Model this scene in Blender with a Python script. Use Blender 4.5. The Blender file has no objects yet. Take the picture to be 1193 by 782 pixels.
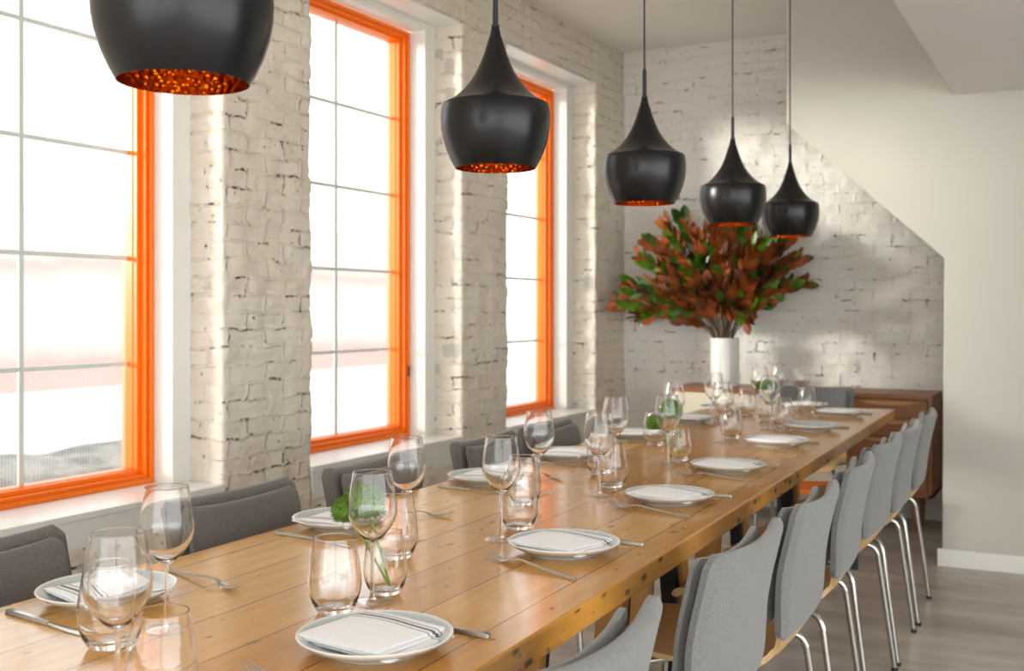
import bpy, bmesh, math, random
import numpy as np
from mathutils import Vector, Matrix, noise
random.seed(7)
S = bpy.context.scene
C = S.collection
PI = math.pi

# ------------------------------------------------------------------ materials
def srgb(r, g, b):
    f = lambda c: (c/255/12.92) if c/255 <= .04045 else ((c/255+.055)/1.055)**2.4
    return (f(r), f(g), f(b), 1)

class NT:
    """tiny node helper"""
    def __init__(s, name):
        s.m = bpy.data.materials.new(name); s.m.use_nodes = True
        s.t = s.m.node_tree; s.n = s.t.nodes; s.n.clear()
        s.out = s.n.new('ShaderNodeOutputMaterial')
    def N(s, typ, ins=None, **kw):
        n = s.n.new('ShaderNode'+typ)
        for k, v in kw.items(): setattr(n, k, v)
        for k, v in (ins or {}).items(): s.set(n.inputs[k], v)
        return n
    def set(s, sock, v):
        if isinstance(v, bpy.types.NodeSocket): s.t.links.new(v, sock)
        elif isinstance(v, bpy.types.Node): s.t.links.new(v.outputs[0], sock)
        else: sock.default_value = v
    def math(s, op, a, b=0.0, clamp=False):
        n = s.N('Math', operation=op, use_clamp=clamp); s.set(n.inputs[0], a); s.set(n.inputs[1], b); return n.outputs[0]
    def mix(s, f, a, b):
        n = s.N('Mix', data_type='RGBA'); s.set(n.inputs[0], f); s.set(n.inputs[6], a); s.set(n.inputs[7], b); return n.outputs[2]
    def ramp(s, f, *stops):
        n = s.N('ValToRGB'); s.set(n.inputs[0], f); cr = n.color_ramp
        while len(cr.elements) < len(stops): cr.elements.new(.5)
        for e, (p, c) in zip(cr.elements, stops): e.position = p; e.color = c if not isinstance(c, (int, float)) else (c, c, c, 1)
        return n.outputs[0]
    def step(s, f, lo, hi):
        n = s.N('MapRange'); s.set(n.inputs[0], f); n.inputs[1].default_value = lo; n.inputs[2].default_value = hi; return n.outputs[0]
    def obj(s): return s.N('TexCoord').outputs['Object']
    def uv(s): return s.N('TexCoord').outputs['UV']
    def noise(s, v, sc, det=3, rough=.55, out='Fac'):
        n = s.N('TexNoise', {'Scale': sc, 'Detail': det, 'Roughness': rough}); s.set(n.inputs['Vector'], v); return n.outputs[0 if out == 'Fac' else 1]
    def scale(s, v, sc, loc=(0,0,0)):
        n = s.N('Mapping'); s.set(n.inputs[0], v); n.inputs['Scale'].default_value = sc; n.inputs['Location'].default_value = loc; return n.outputs[0]
    def bump(s, h, st=.3, d=.01):
        n = s.N('Bump', {'Strength': st, 'Distance': d}); s.set(n.inputs['Height'], h); return n.outputs[0]
    def bsdf(s, col, rough=.5, metal=0, nrm=None, **kw):
        n = s.N('BsdfPrincipled'); s.set(n.inputs['Base Color'], col); s.set(n.inputs['Roughness'], rough); n.inputs['Metallic'].default_value = metal
        if nrm is not None: s.set(n.inputs['Normal'], nrm)
        for k, v in kw.items(): s.set(n.inputs[k.replace('_', ' ')], v)
        s.t.links.new(n.outputs[0], s.out.inputs[0]); return n

def plain(name, col, rough=.5, metal=0, var=.06, bsc=60, bst=.06, **kw):
    t = NT(name); o = t.obj(); n = t.noise(o, 9, 3)
    a = tuple(min(1, c*(1-var)) for c in col[:3])+(1,); b = tuple(min(1, c*(1+var)) for c in col[:3])+(1,)
    t.bsdf(t.mix(n, a, b), rough, metal, t.bump(t.noise(o, bsc, 2), bst, .002), **kw); return t.m

def painted_brick(name, base, dark_amt, warm, bumpst=.5):
    t = NT(name); uv = t.uv()
    w1 = t.noise(uv, 14, 3, out='Color')
    vm = t.N('VectorMath', operation='MULTIPLY_ADD'); t.set(vm.inputs[0], w1); vm.inputs[1].default_value = (.036, .036, 0); t.set(vm.inputs[2], uv)
    v = vm.outputs[0]
    def br(ms, sm):
        b = t.N('TexBrick', {'Scale': 1.0, 'Mortar Size': ms, 'Mortar Smooth': sm, 'Brick Width': .205, 'Row Height': .066}, offset=.5, offset_frequency=2)
        b.inputs['Color1'].default_value = (0, 0, 0, 1); b.inputs['Color2'].default_value = (1, 1, 1, 1)
        t.set(b.inputs['Vector'], v); return b
    b = br(.0042, .30); bw = br(.010, 1.0)
    patch = t.step(t.noise(uv, 7.5, 3, .65), .62-dark_amt, .67-dark_amt)
    fine = t.step(t.noise(uv, 46, 3, .7), .43, .55)
    crack = t.math('MULTIPLY', t.math('MULTIPLY', b.outputs['Fac'], patch), fine)
    pits = t.math('MULTIPLY', t.step(t.noise(uv, 48, 2, .5), .66, .72), t.step(t.noise(uv, 4, 2), .42, .55))
    dark = t.math('MAXIMUM', crack, t.math('MULTIPLY', pits, .75))
    tone = t.noise(uv, 3.2, 3, .6)
    col = t.mix(tone, tuple(c*.93 for c in base[:3])+(1,), base)
    brick_t = t.math('MULTIPLY', b.outputs['Color'], .25)
    col = t.mix(brick_t, col, warm)
    stain = t.step(t.noise(t.scale(uv, (1, 1, 1), (7, 3, 0)), 13, 4, .7), .66, .76)
    col = t.mix(t.math('MULTIPLY', stain, .35), col, srgb(205, 170, 120))
    col = t.mix(dark, col, srgb(62, 52, 44))
    h = t.math('MULTIPLY', bw.outputs['Fac'], t.math('MULTIPLY', t.step(t.noise(uv, 6, 2), .35, .62), -1.0))
    h2 = t.math('ADD', h, t.math('MULTIPLY', t.noise(uv, 28, 5, .6), 1.1))
    h3 = t.math('SUBTRACT', h2, t.math('MULTIPLY', dark, .8))
    t.bsdf(col, .62, 0, t.bump(h3, bumpst, .008)); return t.m

M = {}
M['brick_left'] = painted_brick('white_painted_brick', srgb(228, 220, 206), .075, srgb(218, 200, 176), .8)
M['brick_back'] = painted_brick('white_painted_brick_back', srgb(234, 231, 224), .06, srgb(226, 220, 208), .6)
M['plaster'] = plain('smooth_plaster', srgb(192, 189, 179), .6, var=.015, bsc=30, bst=.03)
M['ceiling'] = plain('ceiling_paint', srgb(240, 237, 230), .7, var=.01)
M['soffit'] = plain('soffit_paint', srgb(222, 220, 219), .7, var=.01)
M['trim'] = plain('white_gloss_trim', srgb(232, 232, 226), .3, var=.01, bsc=12, bst=.03)
M['orange'] = plain('orange_lacquer', srgb(255, 124, 0), .34, var=.04, bsc=20, bst=.03)
M['muntin'] = plain('pale_green_muntin', srgb(214, 224, 219), .4, var=.02)
M['ply'] = None
def wood(name, a, b, dark, rough=.35, axis=(3, 60, 60), coat=0.0):
    t = NT(name); o = t.obj()
    g = t.noise(t.scale(o, axis), 2.2, 5, .6)
    g2 = t.noise(t.scale(o, tuple(x*2.3 for x in axis)), 3, 4, .6)
    col = t.mix(g, a, b); col = t.mix(t.math('MULTIPLY', t.step(g2, .52, .75), .35), col, dark)
    t.bsdf(col, rough, 0, t.bump(g2, .08, .002), Coat_Weight=coat, Coat_Roughness=.2); return t.m
M['ply'] = wood('oak_plywood', srgb(196, 158, 108), srgb(214, 180, 130), srgb(160, 120, 75), .38, (14, 14, 3))
M['legwood'] = wood('table_leg_pine', srgb(176, 124, 62), srgb(196, 146, 80), srgb(120, 76, 34), .5, (40, 40, 3))
M['walnut'] = wood('teak_credenza', srgb(140, 88, 56), srgb(168, 112, 74), srgb(96, 56, 34), .4, (3, 40, 40))
M['lip'] = wood('oak_drawer_lip', srgb(196, 148, 96), srgb(214, 168, 112), srgb(160, 110, 64), .4, (3, 40, 40))
M['cream'] = plain('cream_door_paint', srgb(226, 218, 196), .4, var=.015)
M['blacksteel'] = plain('black_steel', srgb(26, 25, 26), .4, .3)
M['chrome'] = plain('chrome', srgb(190, 188, 184), .14, 1, var=.02, bst=.01)
M['steel'] = plain('brushed_cutlery_steel', srgb(188, 184, 178), .26, 1, var=.05, bsc=200, bst=.03)
M['lampblack'] = plain('matt_black_lamp', srgb(17, 17, 19), .27, 0, var=.03, bsc=14, bst=.03, Specular_IOR_Level=.35)
M['cord'] = plain('black_cord', srgb(24, 24, 25), .55)
M['ceramic'] = plain('white_ceramic', srgb(236, 236, 232), .2, var=.01)
M['rubber'] = plain('dark_rubber', srgb(40, 38, 36), .7)
M['green_stem'] = plain('green_stem', srgb(122, 158, 64), .5)

def tabletop_mat():
    t = NT('reclaimed_pine_planks'); o = t.obj()
    sep = t.N('SeparateXYZ'); t.set(sep.inputs[0], o)
    cmb = t.N('CombineXYZ'); t.set(cmb.inputs[0], sep.outputs[1]); t.set(cmb.inputs[1], sep.outputs[0])
    v = cmb.outputs[0]
    w = t.N('VectorMath', operation='MULTIPLY_ADD'); t.set(w.inputs[0], t.noise(v, 2.0, 2, out='Color')); w.inputs[1].default_value = (0, .006, 0); t.set(w.inputs[2], v)
    b = t.N('TexBrick', {'Scale': 1.0, 'Mortar Size': .0016, 'Mortar Smooth': .2, 'Brick Width': 1.9, 'Row Height': .145}, offset=.37, offset_frequency=2)
    b.inputs['Color1'].default_value = (0, 0, 0, 1); b.inputs['Color2'].default_value = (1, 1, 1, 1)
    t.set(b.inputs['Vector'], t.scale(w.outputs[0], (1, 1, 1), (.3, .07, 0)))
    g = t.noise(t.scale(o, (26, 1.6, 26)), 1.6, 5, .65)
    g2 = t.noise(t.scale(o, (90, 3.5, 90)), 1.5, 4, .6)
    c = t.mix(b.outputs['Color'], srgb(206, 142, 54), srgb(234, 180, 90))
    c = t.mix(t.math('MULTIPLY', t.step(g, .42, .68), .5), c, srgb(190, 122, 46))
    c = t.mix(t.math('MULTIPLY', t.step(g2, .5, .75), .22), c, srgb(140, 84, 34))
    big = t.noise(o, 1.1, 3); c = t.mix(t.math('MULTIPLY', t.step(big, .5, .72), .4), c, srgb(170, 104, 48))
    def spots(sx, sy, sz, scl, r0, r1, keep, loc):
        vo = t.N('TexVoronoi', {'Scale': scl, 'Randomness': 1.0}); t.set(vo.inputs['Vector'], t.scale(o, (sx, sy, sz), loc))
        d = t.N('MapRange'); t.set(d.inputs[0], vo.outputs['Distance']); d.inputs[1].default_value = r0; d.inputs[2].default_value = r1; d.inputs[3].default_value = 1; d.inputs[4].default_value = 0
        s2 = t.N('SeparateColor'); t.set(s2.inputs[0], vo.outputs['Color'])
        return t.math('MULTIPLY', d.outputs[0], t.math('GREATER_THAN', s2.outputs[0], keep))
    k1 = spots(1.9, .9, 1, 6.5, .05, .13, .3, (0, 0, 0)); k2 = spots(1.6, 1, 1.6, 17, .05, .15, .60, (3, 1, 0))
    side = t.math('LESS_THAN', sep.outputs[2], -.004)
    k3 = t.math('MULTIPLY', spots(1, .7, 1.5, 18, .12, .26, .40, (5, 2, 1)), side)
    k4 = t.math('MULTIPLY', spots(1, .5, 1, 26, .08, .26, .5, (1, 8, 2)), side)
    c = t.mix(t.math('MULTIPLY', k1, .62), c, srgb(96, 52, 22)); c = t.mix(t.math('MULTIPLY', k2, .75), c, srgb(70, 40, 20))
    c = t.mix(t.math('MULTIPLY', t.math('MAXIMUM', k3, k4), .85), c, srgb(52, 30, 16))
    c = t.mix(t.math('MULTIPLY', b.outputs['Fac'], t.math('SUBTRACT', .85, t.math('MULTIPLY', side, .85))), c, srgb(88, 50, 22))
    h = t.math('SUBTRACT', t.math('MULTIPLY', g2, .25), t.math('MULTIPLY', b.outputs['Fac'], 1.2))
    h = t.math('ADD', h, t.math('MULTIPLY', t.noise(o, 5, 2), .9))
    t.bsdf(c, t.math('ADD', .14, t.math('MULTIPLY', g, .14)), 0, t.bump(h, .10, .004), Specular_IOR_Level=.55, Coat_Weight=.35, Coat_Roughness=.14)
    return t.m
M['table'] = tabletop_mat()

def felt(name, a, b):
    t = NT(name); o = t.obj()
    n = t.noise(o, 420, 3, .8); n2 = t.noise(o, 14, 3)
    c = t.mix(t.step(n, .32, .68), a, b); c = t.mix(t.math('MULTIPLY', n2, .18), c, a)
    t.bsdf(c, .95, 0, t.bump(t.noise(o, 600, 3, .8), .45, .002), Sheen_Weight=.35, Sheen_Roughness=.5); return t.m
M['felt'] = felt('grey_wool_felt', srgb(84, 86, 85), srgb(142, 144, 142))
M['felt_shaded'] = felt('shaded_grey_wool_felt', srgb(78, 75, 70), srgb(120, 115, 108))  # same grey felt, with the window-side chairs' shade put into the colour

def glassmat(name, col=(1, 1, 1, 1), ior=1.40, thin=0):
    t = NT(name)
    n = t.N('BsdfGlass', {'Color': col, 'Roughness': 0.0, 'IOR': ior})
    nz = t.bump(t.noise(t.obj(), 30, 1), .02, .001); t.set(n.inputs['Normal'], nz)
    tr = t.N('BsdfTransparent', {'Color': (.985, .99, .985, 1)}); gs = t.N('BsdfGlossy', {'Roughness': .02}); lw = t.N('LayerWeight', {'Blend': .5}); fc = t.math('POWER', lw.outputs['Facing'], 4.0)
    fr = t.math('MULTIPLY_ADD', fc, .8); fr.node.inputs[2].default_value = .04
    th = t.N('MixShader'); t.set(th.inputs[0], fr); t.set(th.inputs[1], tr); t.set(th.inputs[2], gs)
    mx = th if thin else n
    t.t.links.new(mx.outputs[0], t.out.inputs[0]); return t.m
M['glass'] = glassmat('clear_drinking_glass')
M['glass_foot'] = glassmat('clear_glass_foot', thin=1)

def pane_mat(name, rib, clear):
    t = NT(name); o = t.obj()
    sep = t.N('SeparateXYZ'); t.set(sep.inputs[0], o)
    s = t.math('SINE', t.math('MULTIPLY', sep.outputs[1], 2*PI/rib))
    k = t.math('MULTIPLY_ADD', s, .5); k.node.inputs[2].default_value = .5
    tr = t.N('BsdfTransparent', {'Color': (.56, .575, .57, 1)})
    tl = t.N('BsdfTranslucent', {'Color': (.20, .21, .205, 1)})
    f = t.math('MULTIPLY_ADD', k, -.22); f.node.inputs[2].default_value = clear+.11
    m1 = t.N('MixShader'); t.set(m1.inputs[0], f); t.set(m1.inputs[1], tl); t.set(m1.inputs[2], tr)
    gl = t.N('BsdfGlossy', {'Color': (1, 1, 1, 1), 'Roughness': .08}); t.set(gl.inputs['Normal'], t.bump(k, .3, .002))
    fr = t.N('Fresnel', {'IOR': 1.45})
    m2 = t.N('MixShader'); t.set(m2.inputs[0], t.math('MULTIPLY', fr, .6)); t.set(m2.inputs[1], m1); t.set(m2.inputs[2], gl)
    t.t.links.new(m2.outputs[0], t.out.inputs[0]); return t.m
M['pane'] = pane_mat('reeded_privacy_glass', .0125, .60)

def floor_mat():
    t = NT('polished_grey_floor'); o = t.obj()
    n1 = t.noise(t.scale(o, (.8, 3.2, 1)), 1.6, 5, .6); n2 = t.noise(o, 9, 4, .6)
    b = t.N('TexBrick', {'Scale': 1.0, 'Mortar Size': .0015, 'Mortar Smooth': .3, 'Brick Width': 1.6, 'Row Height': .19}, offset=.4, offset_frequency=2)
    b.inputs['Color1'].default_value = (0, 0, 0, 1); b.inputs['Color2'].default_value = (1, 1, 1, 1); t.set(b.inputs['Vector'], o)
    c = t.mix(t.step(n1, .35, .65), srgb(158, 147, 136), srgb(212, 204, 193))
    c = t.mix(t.math('MULTIPLY', n2, .35), c, srgb(160, 150, 140))
    c = t.mix(t.math('MULTIPLY', b.outputs['Color'], .16), c, srgb(122, 110, 100))
    c = t.mix(t.math('MULTIPLY', b.outputs['Fac'], .35), c, srgb(80, 70, 62))
    t.bsdf(c, t.math('ADD', .28, t.math('MULTIPLY', n2, .15)), 0, t.bump(n2, .06, .003), Specular_IOR_Level=.45); return t.m
M['floor'] = floor_mat()

def brass_mat():
    t = NT('hammered_brass_lining'); o = t.obj()
    vo = t.N('TexVoronoi', {'Scale': 95.0}); t.set(vo.inputs['Vector'], o)
    t.bsdf((.62, .24, .035, 1), .22, 1, t.bump(vo.outputs['Distance'], .8, .004)); return t.m
M['brass'] = brass_mat()
def emit(name, col, st):
    t = NT(name); n = t.N('Emission', {'Color': col, 'Strength': st}); t.t.links.new(n.outputs[0], t.out.inputs[0]); return t.m
M['bulb'] = emit('warm_bulb', (1, .50, .14, 1), 2.2)

def napkin_mat():
    t = NT('white_linen_black_stripes'); o = t.obj()
    sep = t.N('SeparateXYZ'); t.set(sep.inputs[0], o)
    wob = t.math('MULTIPLY', t.math('SUBTRACT', t.noise(o, 9, 1), .5), .006)
    y = t.math('ADD', sep.outputs[1], wob)
    def line(c0, w):
        d = t.math('ABSOLUTE', t.math('SUBTRACT', y, c0)); return t.math('LESS_THAN', d, w)
    m = t.math('MAXIMUM', t.math('MAXIMUM', line(.052, .0036), line(.0630, .0013)), line(.0400, .0013))
    weave = t.noise(o, 420, 2)
    c = t.mix(weave, srgb(246, 247, 249), srgb(254, 254, 255)); c = t.mix(t.math('MULTIPLY', m, .93), c, srgb(32, 36, 46))
    t.bsdf(c, .85, 0, t.bump(t.math('ADD', weave, t.math('MULTIPLY', t.noise(o, 22, 3), 3)), .25, .003), Sheen_Weight=.2); return t.m
M['napkin'] = napkin_mat()
def plate_mat():
    t = NT('grey_stoneware_glaze'); o = t.obj()
    sep = t.N('SeparateXYZ'); t.set(sep.inputs[0], o)
    r = t.math('SQRT', t.math('ADD', t.math('MULTIPLY', sep.outputs[0], sep.outputs[0]), t.math('MULTIPLY', sep.outputs[1], sep.outputs[1])))
    rim = t.step(r, .1085, .1135)
    sp = t.step(t.noise(o, 150, 2), .70, .76)
    c = t.mix(rim, srgb(190, 200, 201), srgb(236, 236, 232)); c = t.mix(t.math('MULTIPLY', sp, .3), c, srgb(120, 118, 112))
    t.bsdf(c, .22, 0, t.bump(t.noise(o, 24, 2), .04, .002)); return t.m
M['plate'] = plate_mat()

def leafmat(name, a, b, rough, vein):
    t = NT(name); o = t.obj()
    n = t.noise(o, 8, 3); n2 = t.noise(o, 70, 2)
    c = t.mix(t.step(n, .35, .65), a, b); c = t.mix(t.math('MULTIPLY', n2, .3), c, vein)
    t.bsdf(c, rough, 0, t.bump(n2, .15, .002), Specular_IOR_Level=.4); return t.m
M['leaf_green'] = leafmat('magnolia_leaf_upper', srgb(34, 70, 14), srgb(108, 150, 40), .25, srgb(24, 44, 12))
M['leaf_rust'] = leafmat('magnolia_leaf_underside', srgb(70, 32, 12), srgb(172, 86, 30), .5, srgb(84, 40, 18))
M['bark'] = plain('twig_bark', srgb(98, 74, 52), .8, var=.2)
def pom_mat():
    t = NT('green_fringed_flower'); o = t.obj(); n = t.noise(o, 160, 2, .7); n2 = t.noise(o, 40, 2)
    c = t.mix(t.step(n, .35, .65), srgb(54, 92, 16), srgb(142, 186, 60)); c = t.mix(t.math('MULTIPLY', n2, .4), c, srgb(90, 134, 30))
    t.bsdf(c, .7, 0, t.bump(n, .8, .004)); return t.m
M['pompom'] = pom_mat()

# ------------------------------------------------------------------ mesh helpers
class MB:
    def __init__(s): s.v = []; s.f = []; s.mi = []
    def add(s, vs, fs, mi=0, mat=None):
        b = len(s.v)
        s.v += [tuple(mat @ Vector(p)) if mat else tuple(p) for p in vs]
        s.f += [tuple(b+i for i in f) for f in fs]; s.mi += [mi]*len(fs); return s
    def box(s, a, b, mat=None, mi=0):
        (x0, y0, z0), (x1, y1, z1) = a, b
        vs = [(x0,y0,z0),(x1,y0,z0),(x1,y1,z0),(x0,y1,z0),(x0,y0,z1),(x1,y0,z1),(x1,y1,z1),(x0,y1,z1)]
        fs = [(0,3,2,1),(4,5,6,7),(0,1,5,4),(1,2,6,5),(2,3,7,6),(3,0,4,7)]
        return s.add(vs, fs, mi, mat)
    def prism(s, poly, axis, a, b, mi=0):
        """extrude 2D polygon (ccw) along an axis between a and b"""
        n = len(poly)
        def P(p, t): return {'x': (t, p[0], p[1]), 'y': (p[0], t, p[1]), 'z': (p[0], p[1], t)}[axis]
        vs = [P(p, a) for p in poly]+[P(p, b) for p in poly]
        fs = [tuple(range(n))[::-1], tuple(range(n, 2*n))]+[(i, (i+1) % n, n+(i+1) % n, n+i) for i in range(n)]
        return s.add(vs, fs, mi)
    def lathe(s, prof, seg=40, mat=None, mi=0, cap=False):
        vs, fs = [], []
        rings = []
        for r, z in prof:
            if r < 1e-6: rings.append([len(vs)]); vs.append((0, 0, z))
            else:
                rings.append(list(range(len(vs), len(vs)+seg)))
                vs += [(r*math.cos(2*PI*k/seg), r*math.sin(2*PI*k/seg), z) for k in range(seg)]
        for A, B in zip(rings, rings[1:]):
            if len(A) == 1 and len(B) == 1: continue
            for k in range(seg):
                k2 = (k+1) % seg
                if len(A) == 1: fs.append((A[0], B[k], B[k2])) if False else fs.append((A[0], B[k2], B[k]))
                elif len(B) == 1: fs.append((A[k], A[k2], B[0]))
                else: fs.append((A[k], A[k2], B[k2], B[k]))
        return s.add(vs, fs, mi, mat)
    def tube(s, pts, r, seg=10, mi=0, caps=True):
        pts = [Vector(p) for p in pts]; n = len(pts)
        rs = r if isinstance(r, (list, tuple)) else [r]*n
        vs, fs = [], []
        up = None
        for i, p in enumerate(pts):
            d = (pts[min(i+1, n-1)]-pts[max(i-1, 0)]).normalized()
            if up is None:
                up = Vector((0, 0, 1)) if abs(d.z) < .9 else Vector((1, 0, 0))
            a = d.cross(up).normalized(); b = a.cross(d).normalized(); up = b
            for k in range(seg):
                t = 2*PI*k/seg; vs.append(tuple(p+rs[i]*(math.cos(t)*a+math.sin(t)*b)))
        for i in range(n-1):
            for k in range(seg):
                k2 = (k+1) % seg; fs.append((i*seg+k, i*seg+k2, (i+1)*seg+k2, (i+1)*seg+k))
        if caps: fs += [tuple(range(seg))[::-1], tuple(range((n-1)*seg, n*seg))]
        return s.add(vs, fs, mi)
    def grid(s, P, mi=0, closed=False):
        """P[i][j] points"""
        n, m = len(P), len(P[0]); vs = [p for row in P for p in row]
        fs = [(i*m+j, i*m+j+1, (i+1)*m+j+1, (i+1)*m+j) for i in range(n-1) for j in range(m-1)]
        return s.add(vs, fs, mi)
    def slab(s, fn, th, nu, nv):
        """closed thin slab around surface fn(u,v)->(point, normal); th(u,v) thickness"""
        top, bot = [], []
        for i in range(nu+1):
            rt, rb = [], []
            for j in range(nv+1):
                p, nrm = fn(i/nu, j/nv); t = th(i/nu, j/nv)/2
                rt.append(tuple(p+nrm*t)); rb.append(tuple(p-nrm*t))
            top.append(rt); bot.append(rb)
        m = nv+1; N = (nu+1)*m
        vs = [p for r in top for p in r]+[p for r in bot for p in r]
        fs = []
        for i in range(nu):
            for j in range(nv):
                a, b, c, d = i*m+j, i*m+j+1, (i+1)*m+j+1, (i+1)*m+j
                fs.append((a, d, c, b)); fs.append((N+a, N+b, N+c, N+d))
        for j in range(nv):
            fs.append((j, j+1, N+j+1, N+j)); fs.append((nu*m+j, N+nu*m+j, N+nu*m+j+1, nu*m+j+1))
        for i in range(nu):
            a, b = i*m, (i+1)*m; fs.append((a, N+a, N+b, b))
            a, b = i*m+nv, (i+1)*m+nv; fs.append((a, b, N+b, N+a))
        return s.add(vs, fs)
    def build(s, name, mats, parent=None, smooth=True, bevel=0, sub=0, loc=None, fix=True, angle=40):
        me = bpy.data.meshes.new(name); me.from_pydata(s.v, [], s.f)
        for m in (mats if isinstance(mats, (list, tuple)) else [mats]): me.materials.append(m)
        me.polygons.foreach_set('material_index', s.mi)
        if fix:
            bm = bmesh.new(); bm.from_mesh(me); bmesh.ops.recalc_face_normals(bm, faces=bm.faces); bm.to_mesh(me); bm.free()
        if smooth:
            me.polygons.foreach_set('use_smooth', [True]*len(me.polygons))
            if angle: me.set_sharp_from_angle(angle=math.radians(angle))
        me.update()
        o = bpy.data.objects.new(name, me); C.objects.link(o)
        if parent: o.parent = parent
        if loc: o.location = loc
        if bevel:
            b = o.modifiers.new('bevel', 'BEVEL'); b.width = bevel; b.segments = 2; b.limit_method = 'ANGLE'; b.angle_limit = math.radians(40)
        if sub:
            b = o.modifiers.new('sub', 'SUBSURF'); b.levels = sub; b.render_levels = sub
        return o

def tag(o, label=None, cat=None, group=None, kind=None):
    if label: o['label'] = label
    if cat: o['category'] = cat
    if group: o['group'] = group
    if kind: o['kind'] = kind
    return o
def empty(name, loc=(0, 0, 0), rz=0, size=.05):
    o = bpy.data.objects.new(name, None); o.empty_display_size = size; C.objects.link(o)
    o.location = loc; o.rotation_euler = (0, 0, rz); return o
def copy_tree(o, parent=None):
    c = o.copy(); C.objects.link(c); c.parent = parent
    for ch in list(o.children): copy_tree(ch, c)
    return c
class Proto:
    """first use returns the built thing, later uses return copies"""
    def __init__(s, o): s.o = o; s.used = False
    def get(s, loc, rz=0, label=None, group=None):
        if s.used: o = copy_tree(s.o)
        else: o = s.o; s.used = True
        o.location = loc; o.rotation_euler = (0, 0, rz)
        if label: o['label'] = label
        if group: o['group'] = group
        return o
def struct(o, label, cat='room'):
    return tag(o, label, cat, kind='structure')

# ------------------------------------------------------------------ camera (level, rotated 28 degrees left of the room axis, shifted lens)
cam = bpy.data.cameras.new('camera'); co = bpy.data.objects.new('camera', cam); C.objects.link(co)
co.location = (0, 0, 1.25); co.rotation_euler = (PI/2, 0, math.radians(28.0))
cam.sensor_width = 36; cam.lens = 36*1276/1193; cam.shift_y = -31/1193; cam.clip_start = .05
cam.dof.use_dof = True; cam.dof.focus_distance = 2.15; cam.dof.aperture_fstop = 5.2
S.camera = co

# ------------------------------------------------------------------ the room
XW, YB, ZC = -2.81, 6.90, 2.98          # left wall face, back wall face, ceiling
YR, XR = -3.6, 3.2                      # rear wall, right wall
WIN = [(1.84, 3.04), (3.54, 4.75), (5.22, 6.42)]
ZS, ZT = .61, 2.70                      # sill top, head of opening

rng = np.random.RandomState(3); LAT = rng.rand(256, 256)
def vnoise(x, y, f):
    x = np.asarray(x)*f+37.3; y = np.asarray(y)*f+11.7
    xi = np.floor(x).astype(int); yi = np.floor(y).astype(int); fx = x-xi; fy = y-yi
    fx = fx*fx*(3-2*fx); fy = fy*fy*(3-2*fy)
    g = lambda i, j: LAT[i % 256, j % 256]
    return (g(xi, yi)*(1-fx)+g(xi+1, yi)*fx)*(1-fy)+(g(xi, yi+1)*(1-fx)+g(xi+1, yi+1)*fx)*fy
def brick_h(s, z):
    row = np.floor(z/.066); off = np.where(row.astype(int) % 2 == 0, .1025, 0)
    bx = (s+off)/.205; bi = np.floor(bx); fx = bx-bi; fz = z/.066-row
    dx = np.minimum(fx, 1-fx)*.205; dz = np.minimum(fz, 1-fz)*.066
    d = np.minimum(dx, dz); h = np.clip(d/.014, 0, 1); h = h*h*(3-2*h)
    tone = LAT[(bi.astype(int)*7) % 256, (row.astype(int)*13) % 256]
    return h*.0050*(.15+1.1*vnoise(s+9, z, 4))+(tone-.5)*.008+(vnoise(s, z, 13)-.5)*.013+(vnoise(s, z, 60)-.5)*.0025
def brick_strip(plan, z0, z1, s0, step=.0125):
    """plan: list of (x,y); the room is on the right-hand side walking along it; returns verts, faces, uvs"""
    P = [np.array(p, float) for p in plan]; pts = []; acc = s0; nrm = []
    S_ = []
    for a, b in zip(P, P[1:]):
        L = np.linalg.norm(b-a); n = max(1, int(round(L/step))); t = (b-a)/L
        for k in range(n):
            pts.append(a+t*L*k/n); S_.append(acc+L*k/n); nrm.append(np.array([t[1], -t[0]]))
        acc += L
    pts.append(P[-1]); S_.append(acc); nrm.append(nrm[-1])
    nn = [nrm[0]]+[(nrm[i-1]+nrm[i]) for i in range(1, len(nrm))]
    nn = [n/np.linalg.norm(n) for n in nn]
    nz = max(1, int(round((z1-z0)/step))); Z = np.linspace(z0, z1, nz+1)
    pts = np.array(pts); S_ = np.array(S_); nn = np.array(nn)
    SS, ZZ = np.meshgrid(S_, Z, indexing='ij')
    wz = (vnoise(SS, ZZ, 2.2)-.5)*.014+(vnoise(SS, ZZ, 9)-.5)*.006; ws = (vnoise(SS+50, ZZ, 6)-.5)*.02
    U, V = SS+ws, ZZ+wz
    h = brick_h(U, V)
    X = pts[:, 0][:, None]+nn[:, 0][:, None]*h; Y = pts[:, 1][:, None]+nn[:, 1][:, None]*h
    verts = np.stack([X, Y, ZZ], -1).reshape(-1, 3); uv = np.stack([U, V], -1).reshape(-1, 2)
    n, m = X.shape
    I = np.arange(n*m).reshape(n, m)
    F = np.stack([I[:-1, :-1], I[:-1, 1:], I[1:, 1:], I[1:, :-1]], -1).reshape(-1, 4)
    return verts, F, uv
def brick_object(name, strips, mat):
    V, F, UV, b = [], [], [], 0
    for v, f, uv in strips: V.append(v); F.append(f+b); UV.append(uv); b += len(v)
    V = np.concatenate(V); F = np.concatenate(F); UV = np.concatenate(UV)
    me = bpy.data.meshes.new(name); me.vertices.add(len(V)); me.vertices.foreach_set('co', V.ravel())
    me.loops.add(F.size); me.loops.foreach_set('vertex_index', F.ravel().astype(np.int32))
    me.polygons.add(len(F)); me.polygons.foreach_set('loop_start', np.arange(0, F.size, 4, dtype=np.int32))
    me.update(calc_edges=True)
    l = me.uv_layers.new(name='UVMap'); l.data.foreach_set('uv', UV[F.ravel()].ravel().astype(np.float32))
    me.polygons.foreach_set('use_smooth', [True]*len(F)); me.materials.append(mat); me.validate(); me.update()
    o = bpy.data.objects.new(name, me); C.objects.link(o); return o

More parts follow.
